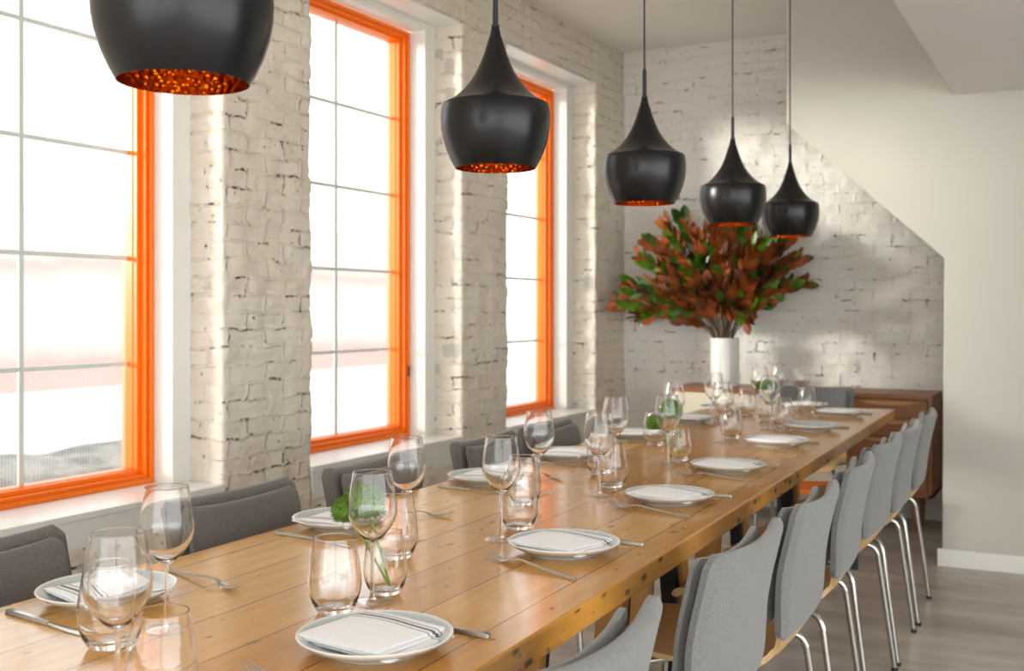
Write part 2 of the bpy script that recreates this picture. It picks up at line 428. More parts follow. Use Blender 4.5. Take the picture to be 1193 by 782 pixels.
strips = []
XC = -2.97                                                     # depth of the brick reveal
# walking +Y with the room (+X) on the right-hand side
def pier(y0, y1, left_rev=True, right_rev=True):
    plan = []
    if left_rev: plan += [(XC-.03, y0), (XW-.004, y0), (XW, y0+.004)]
    else: plan += [(XW, y0)]
    if right_rev: plan += [(XW, y1-.004), (XW-.004, y1), (XC-.03, y1)]
    else: plan += [(XW, y1)]
    strips.append(brick_strip(plan, 0, ZC, y0-(.19 if left_rev else 0)))
edges = [1.84]+[e for w in WIN for e in w][1:]
pier(3.04, 3.54); pier(4.75, 5.22); pier(6.42, YB, True, False); pier(1.30, 1.84)
for y0, y1 in WIN:
    strips.append(brick_strip([(XW, y0), (XW, y1)], ZT, ZC, y0))
    strips.append(brick_strip([(XW, y0), (XW, y1)], 0, ZS-.11, y0))
strips.append(brick_strip([(XW, YR), (XW, 1.30)], 0, ZC, 0, .08))
wl = brick_object('wall_left', strips, M['brick_left'])
struct(wl, 'white painted rough brick wall with three deep window openings', 'wall')
# solid masonry behind the painted face (so that no light leaks through)
mb = MB()
for y0, y1 in [(YR-.1, 1.84)]+[(3.04, 3.54), (4.75, 5.22), (6.42, YB+.2)]: mb.box((-3.2, y0+.004, 0), (XW-.012, y1-.004, ZC))
for y0, y1 in WIN: mb.box((-3.2, y0, 0), (XW-.012, y1, ZS-.13)); mb.box((-3.2, y0, ZT+.004), (XW-.012, y1, ZC))
mb.build('masonry', M['plaster'], wl, smooth=False)

bw = brick_object('wall_back', [brick_strip([(XW-.02, YB), (XR, YB)], 0, ZC, 9.1, .0145)], M['brick_back'])
struct(bw, 'white painted brick wall at the far end behind the sideboard', 'wall')
MB().box((XW-.3, YB+.012, 0), (XR+.1, YB+.2, ZC)).build('masonry', M['plaster'], bw, smooth=False)

fl = MB().box((-3.2, YR-.1, -.1), (XR+.1, YB+.2, 0)).build('floor', M['floor'], smooth=False)
struct(fl, 'polished greyish brown floor of the dining room', 'floor')
ce = MB().box((-3.2, YR-.1, ZC), (XR+.1, YB+.2, ZC+.12)).build('ceiling', M['ceiling'], smooth=False)
struct(ce, 'smooth off white ceiling above the long table', 'ceiling')

# smooth stair wall with its slanted opening, in front of the back wall
YS = 5.69
poly = [(-.655, 0), (XR, 0), (XR, ZC), (-1.413, ZC), (-1.413, 2.212), (-.645, 1.497)]
sw = MB().prism(poly, 'y', YS, YS+.10).build('wall_stair', M['plaster'], smooth=False, bevel=.006)
struct(sw, 'smooth grey white wall cut away on a slant under the stairs', 'wall')
so = MB().box((-.597, YR, 2.287), (XR, YS, ZC)).build('ceiling_soffit', M['soffit'], smooth=False)
struct(so, 'lowered flat ceiling box at the upper right', 'ceiling')
bb = MB().prism([(-.675, 0), (XR, 0), (XR, .085), (-.675, .085)], 'y', YS-.016, YS).build('baseboard_stair', M['trim'], smooth=False, bevel=.003)
struct(bb, 'white skirting board along the smooth stair wall', 'baseboard')
bb2 = MB().box((XW+.012, YB-.016, 0), (XR, YB-.004, .09)).build('baseboard_back', M['trim'], smooth=False)
struct(bb2, 'skirting board at the foot of the far brick wall', 'baseboard')

# unseen walls behind and right of the camera, openings added large for fill daylight
mb = MB()
xs = [XW-.1, -2.7, .15, .25, 3.0, 3.1, XR+.1]
mb.box((xs[0], YR-.12, 0), (xs[1], YR, ZC)); mb.box((xs[2], YR-.12, 0), (xs[3], YR, ZC)); mb.box((xs[4], YR-.12, 0), (xs[6], YR, ZC))
for a, b in ((xs[1], xs[2]), (xs[3], xs[4])): mb.box((a, YR-.12, 0), (b, YR, .3)); mb.box((a, YR-.12, 2.75), (b, YR, ZC))
struct(mb.build('wall_rear', M['plaster'], smooth=False), 'plain wall behind the viewer with two tall openings', 'wall')
mb = MB()
mb.box((XR, YR-.12, 0), (XR+.12, -3.2, ZC)); mb.box((XR, 3.0, 0), (XR+.12, YB+.2, ZC)); mb.box((XR, -3.2, 0), (XR+.12, 3.0, .3)); mb.box((XR, -3.2, 2.25), (XR+.12, 3.0, ZC))
struct(mb.build('wall_right', M['plaster'], smooth=False), 'plain side wall right of the viewer with one opening', 'wall')

# windows
def ring(mb, y0, y1, z0, z1, w, xf, xb, wz=None):
    wz = wz or w
    o = [(y0, z0), (y1, z0), (y1, z1), (y0, z1)]; i = [(y0+w, z0+wz), (y1-w, z0+wz), (y1-w, z1-wz), (y0+w, z1-wz)]
    for k in range(4):
        k2 = (k+1) % 4; q = [o[k], o[k2], i[k2], i[k]]
        vs = [(xb, *p) for p in q]+[(xf, *p) for p in q]
        mb.add(vs, [(0,1,2,3),(7,6,5,4),(0,4,5,1),(1,5,6,2),(2,6,7,3),(3,7,4,0)])
    return mb
ordw = ['nearest', 'middle', 'farthest']
for n, (y0, y1) in enumerate(WIN, 1):
    # white casing and sill box
    mb = MB(); cw = .092
    mb.box((XC-.10, y0-.003, ZS-.02), (XC, y0+cw, ZT)); mb.box((XC-.10, y1-cw, ZS-.02), (XC, y1+.003, ZT)); mb.box((XC-.10, y0+cw, ZT-.042), (XC, y1-cw, ZT))
    mb.box((XC-.004, y0+.004, ZT-.012), (XW-.006, y1-.004, ZT+.006))
    mb.box((XC-.094, y0+cw-.001, ZT-.048), (XC-.014, y1-cw+.001, ZT-.04))
    cs = mb.build('trim_%d' % n, M['trim'], smooth=False, bevel=.004)
    struct(cs, 'white timber casing around the %s orange window' % ordw[n-1], 'window trim')
    sl = MB().box((XC-.20, y0+.002, ZS-.022), (XW+.012, y1-.002, ZS)).box((XC-.2, y0+.006, ZS-.135), (XW+.006, y1-.006, ZS-.022)).build('trim_%d' % (n+3), M['trim'], smooth=False, bevel=.003)
    struct(sl, 'white boxed window sill under the %s orange window' % ordw[n-1], 'window sill')
    w = empty('window_%d' % n, (XC-.095, (y0+y1)/2, ZS)); struct(w, '%s tall orange framed window with ribbed glass in ten panes' % ordw[n-1], 'window')
    hw = (y1-y0)/2-cw; HZ = ZT-.048-ZS
    fr = MB(); ring(fr, -hw, hw, 0, HZ, .020, .004, -.10); ring(fr, -hw+.020, hw-.020, .016, HZ-.016, .014, -.008, -.10); ring(fr, -hw+.032, hw-.032, .028, HZ-.028, .006, -.002, -.10)
    fr.build('frame', M['orange'], w, smooth=False, bevel=.003)
    sa = MB(); ring(sa, -hw+.037, hw-.037, .033, HZ-.033, .018, -.026, -.105); ring(sa, -hw+.050, hw-.050, .046, HZ-.046, .008, -.045, -.10)
    sa.build('sash', M['orange'], w, smooth=False, bevel=.003)
    gy, g0, g1 = hw-.056, .050, HZ-.050; gx = -.083
    MB().box((gx-.004, -gy-.004, g0-.004), (gx, gy+.004, g1+.004)).build('pane', M['pane'], w, smooth=False) if False else MB().add([(gx, -gy-.004, g0-.004), (gx, gy+.004, g0-.004), (gx, gy+.004, g1+.004), (gx, -gy-.004, g1+.004)], [(0, 1, 2, 3)]).build('pane', M['pane'], w, smooth=False, fix=False)
    mu = MB(); mu.box((gx+.001, -.010, g0), (gx+.012, .010, g1))
    for k in range(1, 5):
        z = g0+(g1-g0)*k/5; mu.box((gx+.0015, -gy, z-.008), (gx+.0115, gy, z+.008))
    mu.build('muntins', M['muntin'], w, smooth=False, bevel=.003)
    if n == 2:
        MB().box((.001, 0, 0), (.008, .008, .05)).build('hinge', M['blacksteel'], w, smooth=False, loc=(.003, hw-.022, .30))

# outside: street, low wall, rendered building across
st = MB().box((-26, -14, -.5), (-3.25, 30, -.25)).build('street', plain('pale_concrete', srgb(206, 204, 200), .85, var=.08)); struct(st, 'pale pavement outside the windows', 'street')
def facade_mat():
    t = NT('pale_render_with_pink_brick'); o = t.obj(); sep = t.N('SeparateXYZ'); t.set(sep.inputs[0], o)
    zz = t.math('ADD', sep.outputs[2], t.math('MULTIPLY', t.noise(o, .5, 2), .5))
    c = t.ramp(t.step(zz, 0, 3.6), (0, srgb(190, 160, 152)), (.2, srgb(190, 138, 128)), (.36, srgb(226, 216, 210)), (.55, srgb(222, 212, 206)), (.72, srgb(190, 138, 128)), (.84, srgb(226, 216, 210)), (1, srgb(220, 210, 190)))
    t.bsdf(c, .8, 0, t.bump(t.noise(o, 3, 2), .1, .02)); return t.m
bl = MB().box((0, 0, 0), (5, 40, 3.4)).build('building', facade_mat(), smooth=False, loc=(-22, -12, -.25)); tag(bl, 'pale building with pinkish bands blurred behind the ribbed glass', 'building')
def hedge_mat():
    t = NT('grey_stone'); o = t.obj(); t.bsdf(t.mix(t.step(t.noise(t.scale(o, (1, 1, 2.5)), 3.2, 4, .6), .38, .62), srgb(46, 45, 42), srgb(140, 136, 128)), .95, Specular_IOR_Level=0.1); return t.m
hd = MB()
nx = 44
P = [[(x+(.0), y, z) for (x, z) in ((0, 0), (.03, .54+.012*math.sin(y*5)), (.10, .60+.012*math.sin(y*5)+.01*math.sin(y*11)), (.50, .60+.012*math.sin(y*5)+.01*math.sin(y*11)), (.6, .52+.01*math.sin(y*7)), (.62, 0))] for y in [4.0*k/nx for k in range(nx+1)]]
hd.grid(P); hd.add([P[0][k] for k in range(6)], [(0,1,2,3,4,5)]); hd.add([P[-1][k] for k in range(6)], [(5,4,3,2,1,0)])
hb = hd.build('stone_wall', hedge_mat(), loc=(-6.0, 2.6, -.25)); tag(hb, 'low mottled grey stone wall outside the nearest window', 'wall')

# ------------------------------------------------------------------ the long table
TH = math.radians(1.6); ct, sn = math.cos(TH), math.sin(TH)
TC = (-1.239, 3.118)
tb = empty('dining_table', (TC[0], TC[1], 0), TH, .3)
tag(tb, 'long reclaimed pine dining table with thick knotty plank top', 'table')
HL, HWd = 2.57, .434
top = MB(); NXs, NYs = 6, 64
def edge_pt(x, y, z): return (x, y, z)
top.box((-HWd, -HL, -.046), (HWd, HL, 0))
tp = top.build('tabletop', M['table'], tb, smooth=False, bevel=.004, loc=(0, 0, .75))
def slant(a, b, w, d):
    """square bar from a to b, w along y, d along x"""
    (x0, y0, z0), (x1, y1, z1) = a, b
    vs = [(x0-d/2, y0-w/2, z0), (x0+d/2, y0-w/2, z0), (x0+d/2, y0+w/2, z0), (x0-d/2, y0+w/2, z0), (x1-d/2, y1-w/2, z1), (x1+d/2, y1-w/2, z1), (x1+d/2, y1+w/2, z1), (x1-d/2, y1+w/2, z1)]
    return MB().add(vs, [(0,3,2,1),(4,5,6,7),(0,1,5,4),(1,2,6,5),(2,3,7,6),(3,0,4,7)])
def tl(X, Y):   # world to table-local
    dx, dy = X-TC[0], Y-TC[1]; return (dx*ct+dy*sn, -dx*sn+dy*ct)
for (ya, yb) in ((2.67, 3.05), (3.46, 4.45), (1.0, 1.6)):
    for X in (-1.10, -1.32):
        for Y, sg in ((ya, -1), (yb, 1)):
            lx, ly = tl(X, Y)
            slant((lx, ly+sg*.16, 0), (lx, ly, .704), .052, .07).build('leg', M['legwood'], tb, smooth=False, bevel=.003)
            slant((lx, ly+sg*.105, 0), (lx, ly-sg*.055, .704), .030, .05).build('leg_bracket', M['blacksteel'], tb, smooth=False, bevel=.002)
    lx, ly = tl(-1.21, (ya+yb)/2)
    MB().box((lx-.15, ly-(yb-ya)/2-.05, .66), (lx+.15, ly-(yb-ya)/2+.0, .704)).build('trestle_beam', M['blacksteel'], tb, smooth=False)
    MB().box((lx-.15, ly+(yb-ya)/2, .66), (lx+.15, ly+(yb-ya)/2+.05, .704)).build('trestle_beam', M['blacksteel'], tb, smooth=False)

# ------------------------------------------------------------------ chairs
SIDE = [(.225, .418), (.218, .436), (.195, .447), (.12, .452), (.03, .447), (-.07, .443), (-.14, .448), (-.185, .466), (-.215, .50), (-.232, .55), (-.243, .62), (-.256, .70), (-.272, .77), (-.283, .812)]
def cr(P, t):
    n = len(P)-1; x = t*n; i = min(int(x), n-1); f = x-i
    p0, p1, p2, p3 = P[max(i-1, 0)], P[i], P[i+1], P[min(i+2, n)]
    return tuple(.5*((2*b)+(-a+c)*f+(2*a-5*b+4*c-d)*f*f+(-a+3*b-3*c+d)*f**3) for a, b, c, d in zip(p0, p1, p2, p3))
def shellpt(t, v, off=0):
    y, z = cr(SIDE, t); y2, z2 = cr(SIDE, min(1, t+.01)); y1, z1 = cr(SIDE, max(0, t-.01))
    T = Vector((0, y2-y1, z2-z1)).normalized(); Nn = Vector((0, T.z, -T.y))   # faces the sitter / up
    if Nn.z < 0 and t < .4: Nn = -Nn
    back = max(0, min(1, (z-.46)/.2))
    hw = .205 if t < .5 else .205
    waist = math.exp(-((z-.50)/.05)**2)*(1 if y < -.1 else 0)
    hw = hw-.022*waist
    if t < .12: hw -= .03*(1-t/.12)**2
    s = 2*v-1
    bow = .022*back*s*s                      # back wraps forward at its sides
    dish = .010*(1-back)*(s*s)
    p = Vector((hw*s, y+bow, z+dish*(1 if z < .5 else 0)))
    Nb = Vector((0, 1, 0)) if back > .5 else Nn
    Nf = (Vector((-.32*back*s, 0, 0))+(Vector((0, Nn.y if Nn.y > 0 else -Nn.y, Nn.z if back < .5 else abs(Nn.z)*.2)))).normalized()
    return p+Nf*off, Nf
def make_chair(feltmat):
    r = empty('dining_chair')
    r['category'] = 'chair'
    sh = MB().slab(lambda u, v: shellpt(u, v), lambda u, v: .012, 42, 16)
    sh.build('plywood_shell', M['ply'], r, angle=50)
    def cover(off, t0, t1, wsc, th, name, mat, rc, topd=0):
        # rounded rectangular felt slab lying along the back shell
        def fn(u, v):
            t = t0+(t1-t0)*u
            # rounded corners
            du = min(u, 1-u); k = 1-max(0, 1-du/rc)**2*.10
            s = (2*v-1)*wsc*k
            p, n = shellpt(min(t, 1), (s+1)/2, off)
            if t > 1: p = p+Vector((0, -.28*(t-1), 1))*(t-1)*1.1
            # top edge: ears at both corners
            if u > .7: p.z += ((u-.7)/.3)**2*(.011*abs(2*v-1)**2.2-.002)
            return p, n
        def tk(u, v):
            e = min(u, 1-u, v*.9, (1-v)*.9); return th*(.45+.55*min(1, (e/.05)**.6))
        return MB().slab(fn, tk, 26, 24).build(name, mat, r, angle=60)
    cover(0, .655, 1.006, 1.06, .032, 'back_cover', feltmat, .10)
    cover(.040, .69, .972, .96, .022, 'front_pad', feltmat, .10)
    for sx in (-1, 1):
        for sy in (-1, 1):
            x0, y0 = sx*.09, .02*sy
            if sy < 0: path = [(x0, y0-.03, .425), (sx*.16, -.10, .428), (sx*.195, -.155, .432), (sx*.203, -.178, .425), (sx*.207, -.192, .405), (sx*.209, -.198, .375), (sx*.214, -.215, .25), (sx*.222, -.248, 0.006)]
            else: path = [(x0, y0+.03, .425), (sx*.15, .10, .424), (sx*.178, .135, .424), (sx*.19, .155, .415), (sx*.195, .165, .395), (sx*.197, .170, .36), (sx*.203, .182, .24), (sx*.213, .20, 0.006)]
            sm = [cr(path, k/34) for k in range(35)]
            lg = MB().tube(sm, .0095, 12).build('leg', M['chrome'], r)
            MB().tube([(path[-1][0], path[-1][1], 0), (path[-1][0], path[-1][1], .012)], .0112, 12).build('foot_cap', M['rubber'], lg)
    MB().tube([(-.12, -.01, .427), (.12, -.01, .427)], .009, 10).box((-.07, -.07, .430), (.07, .06, .438)).build('under_frame', M['blacksteel'], r)
    return r
cr_light = Proto(make_chair(M['felt'])); cr_shaded = Proto(make_chair(M['felt_shaded']))
ordn = ['nearest', 'second nearest', 'third nearest', 'fourth nearest', 'fifth nearest', 'sixth nearest', 'farthest']
RY = [1.32, 2.02, 2.57, 3.17, 3.74, 4.24, 4.785]; RX = [-.83, -.835, -.83, -.845, -.86, -.86, -.87]
RA = [2, -1, 1, 3, -1, 1, 2]
for k, (x, y, a) in enumerate(zip(RX, RY, RA)):
    cr_light.get((x, y, 0), PI/2+math.radians(a), '%s plywood chair with light grey felt back cover on the aisle side' % ordn[k], 'chairs on the aisle side')
LY = [1.28, 1.965, 2.53, 3.18, 3.64]; LO = ['nearest', 'second nearest', 'middle', 'second farthest', 'farthest']
for k, y in enumerate(LY):
    cr_shaded.get((-1.535, y, 0), -PI/2+math.radians([1, -1, 1, 0, -1][k]), '%s shaded grey felt covered chair on the window side' % LO[k], 'chairs on the window side')
ec = cr_light.get((-1.36, 5.83, 0), PI+math.radians(1), 'felt covered chair at the far head of the table before the sideboard')
if 'group' in ec: del ec['group']

# orange topped low stool beyond the table
sto = empty('low_stool', (-1.20, 5.43, 0), .42); tag(sto, 'low stool with a bright orange top under the far table end', 'stool')
MB().box((-.19, -.12, .36), (.19, .12, .39)).build('seat', M['orange'], sto, smooth=False, bevel=.004)
for sx in (-1, 1):
    for sy in (-1, 1): MB().box((sx*.16-.015, sy*.09-.015, 0), (sx*.16+.015, sy*.09+.015, .36)).build('leg', M['blacksteel'], sto, smooth=False)

# ------------------------------------------------------------------ sideboard with drawers
X0, X1, Y0, Y1 = -2.31, -.79, 6.43, 6.87
sb = empty('sideboard', ((X0+X1)/2, (Y0+Y1)/2, 0), 0, .3); tag(sb, 'long low teak sideboard with scooped drawers against the brick wall', 'sideboard')
W2, D2 = (X1-X0)/2, (Y1-Y0)/2
cb = MB(); cb.box((-W2, -D2, .745), (W2, D2, .770)); cb.box((-W2, -D2, .20), (-W2+.022, D2, .745)); cb.box((W2-.022, -D2, .20), (W2, D2, .745)); cb.box((-W2, -D2, .20), (W2, D2, .222)); cb.box((-W2+.02, D2-.012, .22), (W2-.02, D2, .745)); cb.box((W2-.462, -D2, .22), (W2-.44, D2, .745)); cb.box((-W2+.50, -D2+.004, .22), (-W2+.515, D2, .745))
cb.build('body', M['walnut'], sb, smooth=False, bevel=.002)
nd = 5; dz = (.743-.224)/nd; xa, xb = W2-.438, W2-.024
for k in range(nd):
    z0 = .224+k*dz; z1 = z0+dz-.004
    # drawer front with a scooped upper edge
    n = 20; xm = (xa+xb)/2; hwid = (xb-xa)/2*.80
    topc = [(xm+hwid*math.cos(PI*j/n), z1-.030*math.sin(PI*j/n)) for j in range(n+1)]
    poly = [(xa+.002, z0), (xb-.002, z0), (xb-.002, z1)]+topc+[(xa+.002, z1)]
    dr = MB()
    vs = [(p[0], -D2, p[1]) for p in poly]+[(p[0], -D2+.018, p[1]) for p in poly]; N_ = len(poly)
    dr.add(vs, [(i, (i+1) % N_, N_+(i+1) % N_, N_+i) for i in range(N_)])
    # front & rear faces as fans under the scoop
    cols = [(xa+.002, z1)]+topc[::-1]+[(xb-.002, z1)]
    for yy in (-D2, -D2+.018):
        for a, b in zip(cols, cols[1:]):
            dr.add([(a[0], yy, z0), (b[0], yy, z0), (b[0], yy, b[1]), (a[0], yy, a[1])], [(0, 1, 2, 3)])
    d = dr.build('drawer', M['walnut'], sb, smooth=False, fix=True)
    lp = MB()
    t2 = topc[::-1]
    P = [[(p[0], -D2+.001, p[1]-.002) for p in t2], [(p[0], -D2+.012, p[1]+(z1-p[1])*.5) for p in t2], [(p[0], -D2+.024, z1) for p in t2]]
    lp.grid(P); lp.grid([[(p[0], -D2+.001, p[1]-.005) for p in t2], [(p[0], -D2+.001, p[1]) for p in t2]])
    lp.build('drawer_pull', M['lip'], d)
    MB().box((xa+.01, -D2+.065, z0+.01), (xb-.01, -D2+.07, z1-.002)).build('drawer_box', M['lip'], d, smooth=False)
for (a, b) in ((-W2+.024, -W2+.498), (-W2+.517, W2-.464)):
    dd = MB().box((a, -D2+.004, .226), (b, -D2+.02, .741)).build('door', M['cream'], sb, smooth=False, bevel=.002)
for sx in (-1, 1):
    for sy in (-1, 1):
        MB().lathe([(0, 0), (.012, 0), (.019, .20), (0, .20)], 14).build('leg', M['walnut'], sb, loc=(sx*(W2-.10), sy*(D2-.07), 0))

# vase and magnolia branches
VX, VY, VZ = -2.024, 6.62, .770
va = MB().lathe([(0, 0), (.085, 0), (.0885, .004), (.0885, .296), (.087, .300), (.0835, .300), (.082, .295), (.082, .012), (0, .010)], 48).build('vase', M['ceramic'], loc=(VX, VY, VZ))
tag(va, 'tall white cylindrical vase of leafy branches on the sideboard', 'vase')
def leaf(mb, base, direc, nrm, L, W, curl):
    d = direc.normalized(); s = d.cross(nrm).normalized(); n = s.cross(d).normalized()
    st = 6; top, bot = [], []
    for i in range(st+1):
        t = i/st; w = W*(math.sin(PI*min(1, t**1.25))**.7)*.5 if 0 < t < 1 else .002
        c = base+d*(L*t)+n*(curl*L*(t*t)); fold = .22*w
        row = [c-s*w+n*fold, c, c+s*w+n*fold]
        top.append([tuple(p+n*.0008) for p in row]); bot.append([tuple(p-n*.0008) for p in row])
    mb.grid(top, 0); mb.grid([r[::-1] for r in bot], 1)
def in_px(p):
    c_, s_ = math.cos(math.radians(28)), math.sin(math.radians(28))
    d = -p.x*s_+p.y*c_; return 596.5+1276*(p.x*c_+p.y*s_)/d, 360+(1.25-p.z)*1276/d
branches = [  # lateral offset, rise, depth offset of the tip
    (-.70, .22, -.10), (-.62, .14, .05), (-.66, .36, .02), (-.55, .52, -.08), (-.56, .64, .06), (-.36, .58, -.16), (-.30, .78, .02), (-.14, .66, -.18), (-.12, .88, .05), (-.22, .30, -.30),
    (.06, .50, -.26), (.03, .72, -.02), (.16, .42, .08), (.28, .60, -.14), (.44, .68, .02), (.50, .50, -.10), (.50, .36, .06), (.34, .26, -.20), (-.42, .16, -.24), (.20, .14, -.22), (-.44, .42, .10), (.36, .48, .12), (-.05, .34, -.30), (.02, .24, .12), (-.40, .74, -.02), (-.04, .78, -.12), (.14, .66, .04), (.38, .60, -.04), (-.22, .46, -.22), (.24, .36, -.26), (-.60, .30, -.18), (.10, .84, .08)]
for bi, (lx, ri, dy) in enumerate(branches):
    c28, s28 = math.cos(math.radians(20)), math.sin(math.radians(20))
    start = Vector((VX+lx*.07, VY+dy*.1, VZ+.06)); lip = Vector((VX+lx*.10, VY+dy*.12, VZ+.30))
    L2 = lx*.93
    tip = Vector((VX+L2*c28, VY+dy+L2*s28*.35, VZ+.30+ri*.93)); tip.y = min(tip.y, YB-.10)
    mid = lip.lerp(tip, .5)+Vector((0, 0, .06+.05*random.random()))
    path = [start, lip, lip.lerp(mid, .5)+Vector((0, 0, .02)), mid, mid.lerp(tip, .5)+Vector((0, 0, .015)), tip]
    path = [Vector(cr([tuple(p) for p in path], k/24)) for k in range(25)]
    stem = MB().tube(path, [.0042*(1-.6*k/24) for k in range(25)], 7)
    tot = (tip-lip).length
    so_ = stem.build('magnolia_branch', M['bark'])
    tag(so_, 'magnolia branch with rusty and green leaves fanning out of the white vase', 'branch', 'magnolia branches in the vase')
    lm = MB(); nl = int(12+38*tot)
    for i in range(nl):
        t = .34+.66*(i/(nl-1))**.9; k = min(24, t*24); p = path[int(k)].lerp(path[min(24, int(k)+1)], k-int(k))
        T = (path[min(24, int(k)+1)]-path[max(0, int(k)-1)]).normalized()
        a = i*2.4+random.random()*.8
        side = T.orthogonal().normalized(); side = Matrix.Rotation(a, 3, T) @ side
        direc = (T*(.85+.5*t)+side*(.95-.3*t)+Vector((0, 0, .12))).normalized()
        up = Vector((0, .55, .8)) if random.random() < .70 else Vector((0, -.7, .6))
        nrm = (up+side*.5+Vector((random.uniform(-.5, .5), random.uniform(-.5, .5), random.uniform(-.3, .3)))).normalized()
        if abs(nrm.dot(direc)) > .92: nrm = direc.orthogonal()
        Lf = random.uniform(.085, .135)*(1.05-.12*t)
        q = p+direc*Lf
        if q.y > YB-.03 or (q.z < VZ+.33): continue
        leaf(lm, p+direc*.008, direc, nrm, Lf, Lf*random.uniform(.42, .54), random.uniform(-.12, .16))
    lm.build('leaves', [M['leaf_green'], M['leaf_rust']], so_, fix=False, angle=0)

# ------------------------------------------------------------------ pendant lamps
k = 2.39/1276
outer_px = [(4.3, 166), (6.2, 156), (9.5, 146), (13.2, 134), (17.5, 123), (22.5, 112), (29, 101.5), (37.5, 91), (48, 81.5), (58, 76), (61.6, 74.4), (62.6, 72.5), (63.7, 66), (64.2, 58), (63.6, 46), (61.5, 34), (57, 20), (51.5, 8), (47, 0)]
outer = [(r*k, z*k) for r, z in outer_px]
inner = [(max(.002, r-.0022), z+(.0015 if i == 0 else 0)) for i, (r, z) in enumerate(outer[::-1])]
def make_pendant():
    r = empty('pendant_lamp'); r['category'] = 'pendant lamp'
    sh = MB().lathe(outer+[(outer[-1][0]-.0012, -.0004)], 64).build('lamp_shade', M['lampblack'], r, angle=28)
    MB().lathe([(outer[-1][0]-.0012, -.0004)]+inner[1:-1]+[(.002, outer[0][1]-.012)], 64).build('lining', M['brass'], sh, fix=False, angle=0)
    MB().lathe([(0, .308), (.009, .308), (.009, .312), (.0062, .315), (.0056, .388), (.0030, .391), (0, .391)], 20).build('stem', M['cord'], r)
    MB().tube([(0, 0, .388), (.0015, 0, .7), (-.0015, .001, 1.1), (0, 0, ZC-1.555)], .0026, 8).build('cord', M['cord'], r)
    MB().lathe([(0, ZC-1.555-.022), (.03, ZC-1.555-.022), (.045, ZC-1.555-.016), (.045, ZC-1.555), (0, ZC-1.555)], 32).build('ceiling_rose', M['lampblack'], r)
    MB().lathe([(0, .115), (.012, .118), (.020, .126), (.024, .140), (.022, .153), (.014, .168), (.011, .18), (0, .181)], 20).build('bulb', M['bulb'], r)
    MB().lathe([(0, .18), (.014, .18), (.014, .23), (0, .23)], 20).build('lamp_holder', M['cord'], r)
    return r
pp = Proto(make_pendant())
PD = [(-1.091, 1.103), (-1.155, 2.095), (-1.157, 2.998), (-1.160, 3.888), (-1.138, 4.650)]
PO = ['nearest matt black pendant lamp cropped by the picture top', 'second nearest matt black pendant lamp before the middle window', 'middle matt black pendant lamp left of the leafy branches', 'second farthest black pendant lamp above the leafy branches', 'farthest and smallest looking black pendant lamp by the slanted wall']
for (x, y), lb in zip(PD, PO): pp.get((x, y, 1.557), random.random()*6, lb, 'pendant lamps over the table')

# ------------------------------------------------------------------ tableware
ZT_ = .7505
def make_wine():
    r = empty('wine_glass'); r['category'] = 'wine glass'
    o = [(.0045, .101), (.010, .104), (.019, .112), (.030, .125), (.0385, .139), (.0417, .152), (.0415, .166), (.0395, .184), (.0363, .204), (.0333, .222)]
    i = [(x-.0009-.0004*(j < 2), z+(.0012 if j > 1 else .0035)) for j, (x, z) in enumerate(o)]
    i = i[:-1]+[(.0323, .222)]
    MB().lathe([(0, .1008)]+o[:-1]+[(.03345, .2210), (.0333, .2220), (.0331, .2223), (.0325, .2223), (.0323, .2220), (.03245, .2210)]+i[::-1][1:-1]+[(.003, .1055), (0, .105)], 64).build('bowl', M['glass'], r, angle=50)
    MB().lathe([(0, .0052), (.0060, .0054), (.0042, .012), (.0036, .03), (.0034, .06), (.0036, .088), (.0046, .0985), (.0044, .1004), (0, .1006)], 28).build('stem', M['glass'], r, angle=35)
    MB().lathe([(0, .0004), (.020, .0003), (.0355, 0), (.0365, .0003), (.0367, .0009), (.0365, .0014), (.0355, .0017), (.020, .0029), (.010, .0042), (.006, .0050), (0, .0050)], 64).build('foot', M['glass_foot'], r, angle=50)
    return r
def make_tumbler(sc=1.0, name='tumbler', cat='drinking glass'):
    o = [(.0, 0), (.024, 0), (.0275, .0012), (.030, .004), (.0375, .018), (.0425, .034), (.0442, .048), (.0435, .062), (.0405, .085), (.0368, .106), (.0335, .124)]
    i = [(.0321, .124), (.0355, .106), (.0392, .085), (.0422, .062), (.0429, .048), (.0411, .034), (.0358, .0195), (.028, .0115), (.018, .0095), (0, .009)]
    p = [(x*sc, z*sc) for x, z in o[:-1]+[(.0338, .1226), (.0335, .1240), (.0333, .1243), (.0323, .1243), (.0321, .1240), (.0324, .1226)]+i[1:]]
    m = MB().lathe(p, 64).build(name, M['glass'], angle=50); m['category'] = cat; return m
def make_plate():
    p = [(0, .004), (.066, .004), (.068, 0), (.071, 0), (.073, .0045), (.092, .010), (.106, .0165), (.1140, .0232), (.1152, .0248), (.1142, .0262), (.1118, .0256), (.103, .0205), (.092, .0155), (.078, .0112), (.060, .0092), (0, .0088)]
    m = MB().lathe(p, 72).build('plate', M['plate'], angle=60); m['category'] = 'plate'; return m
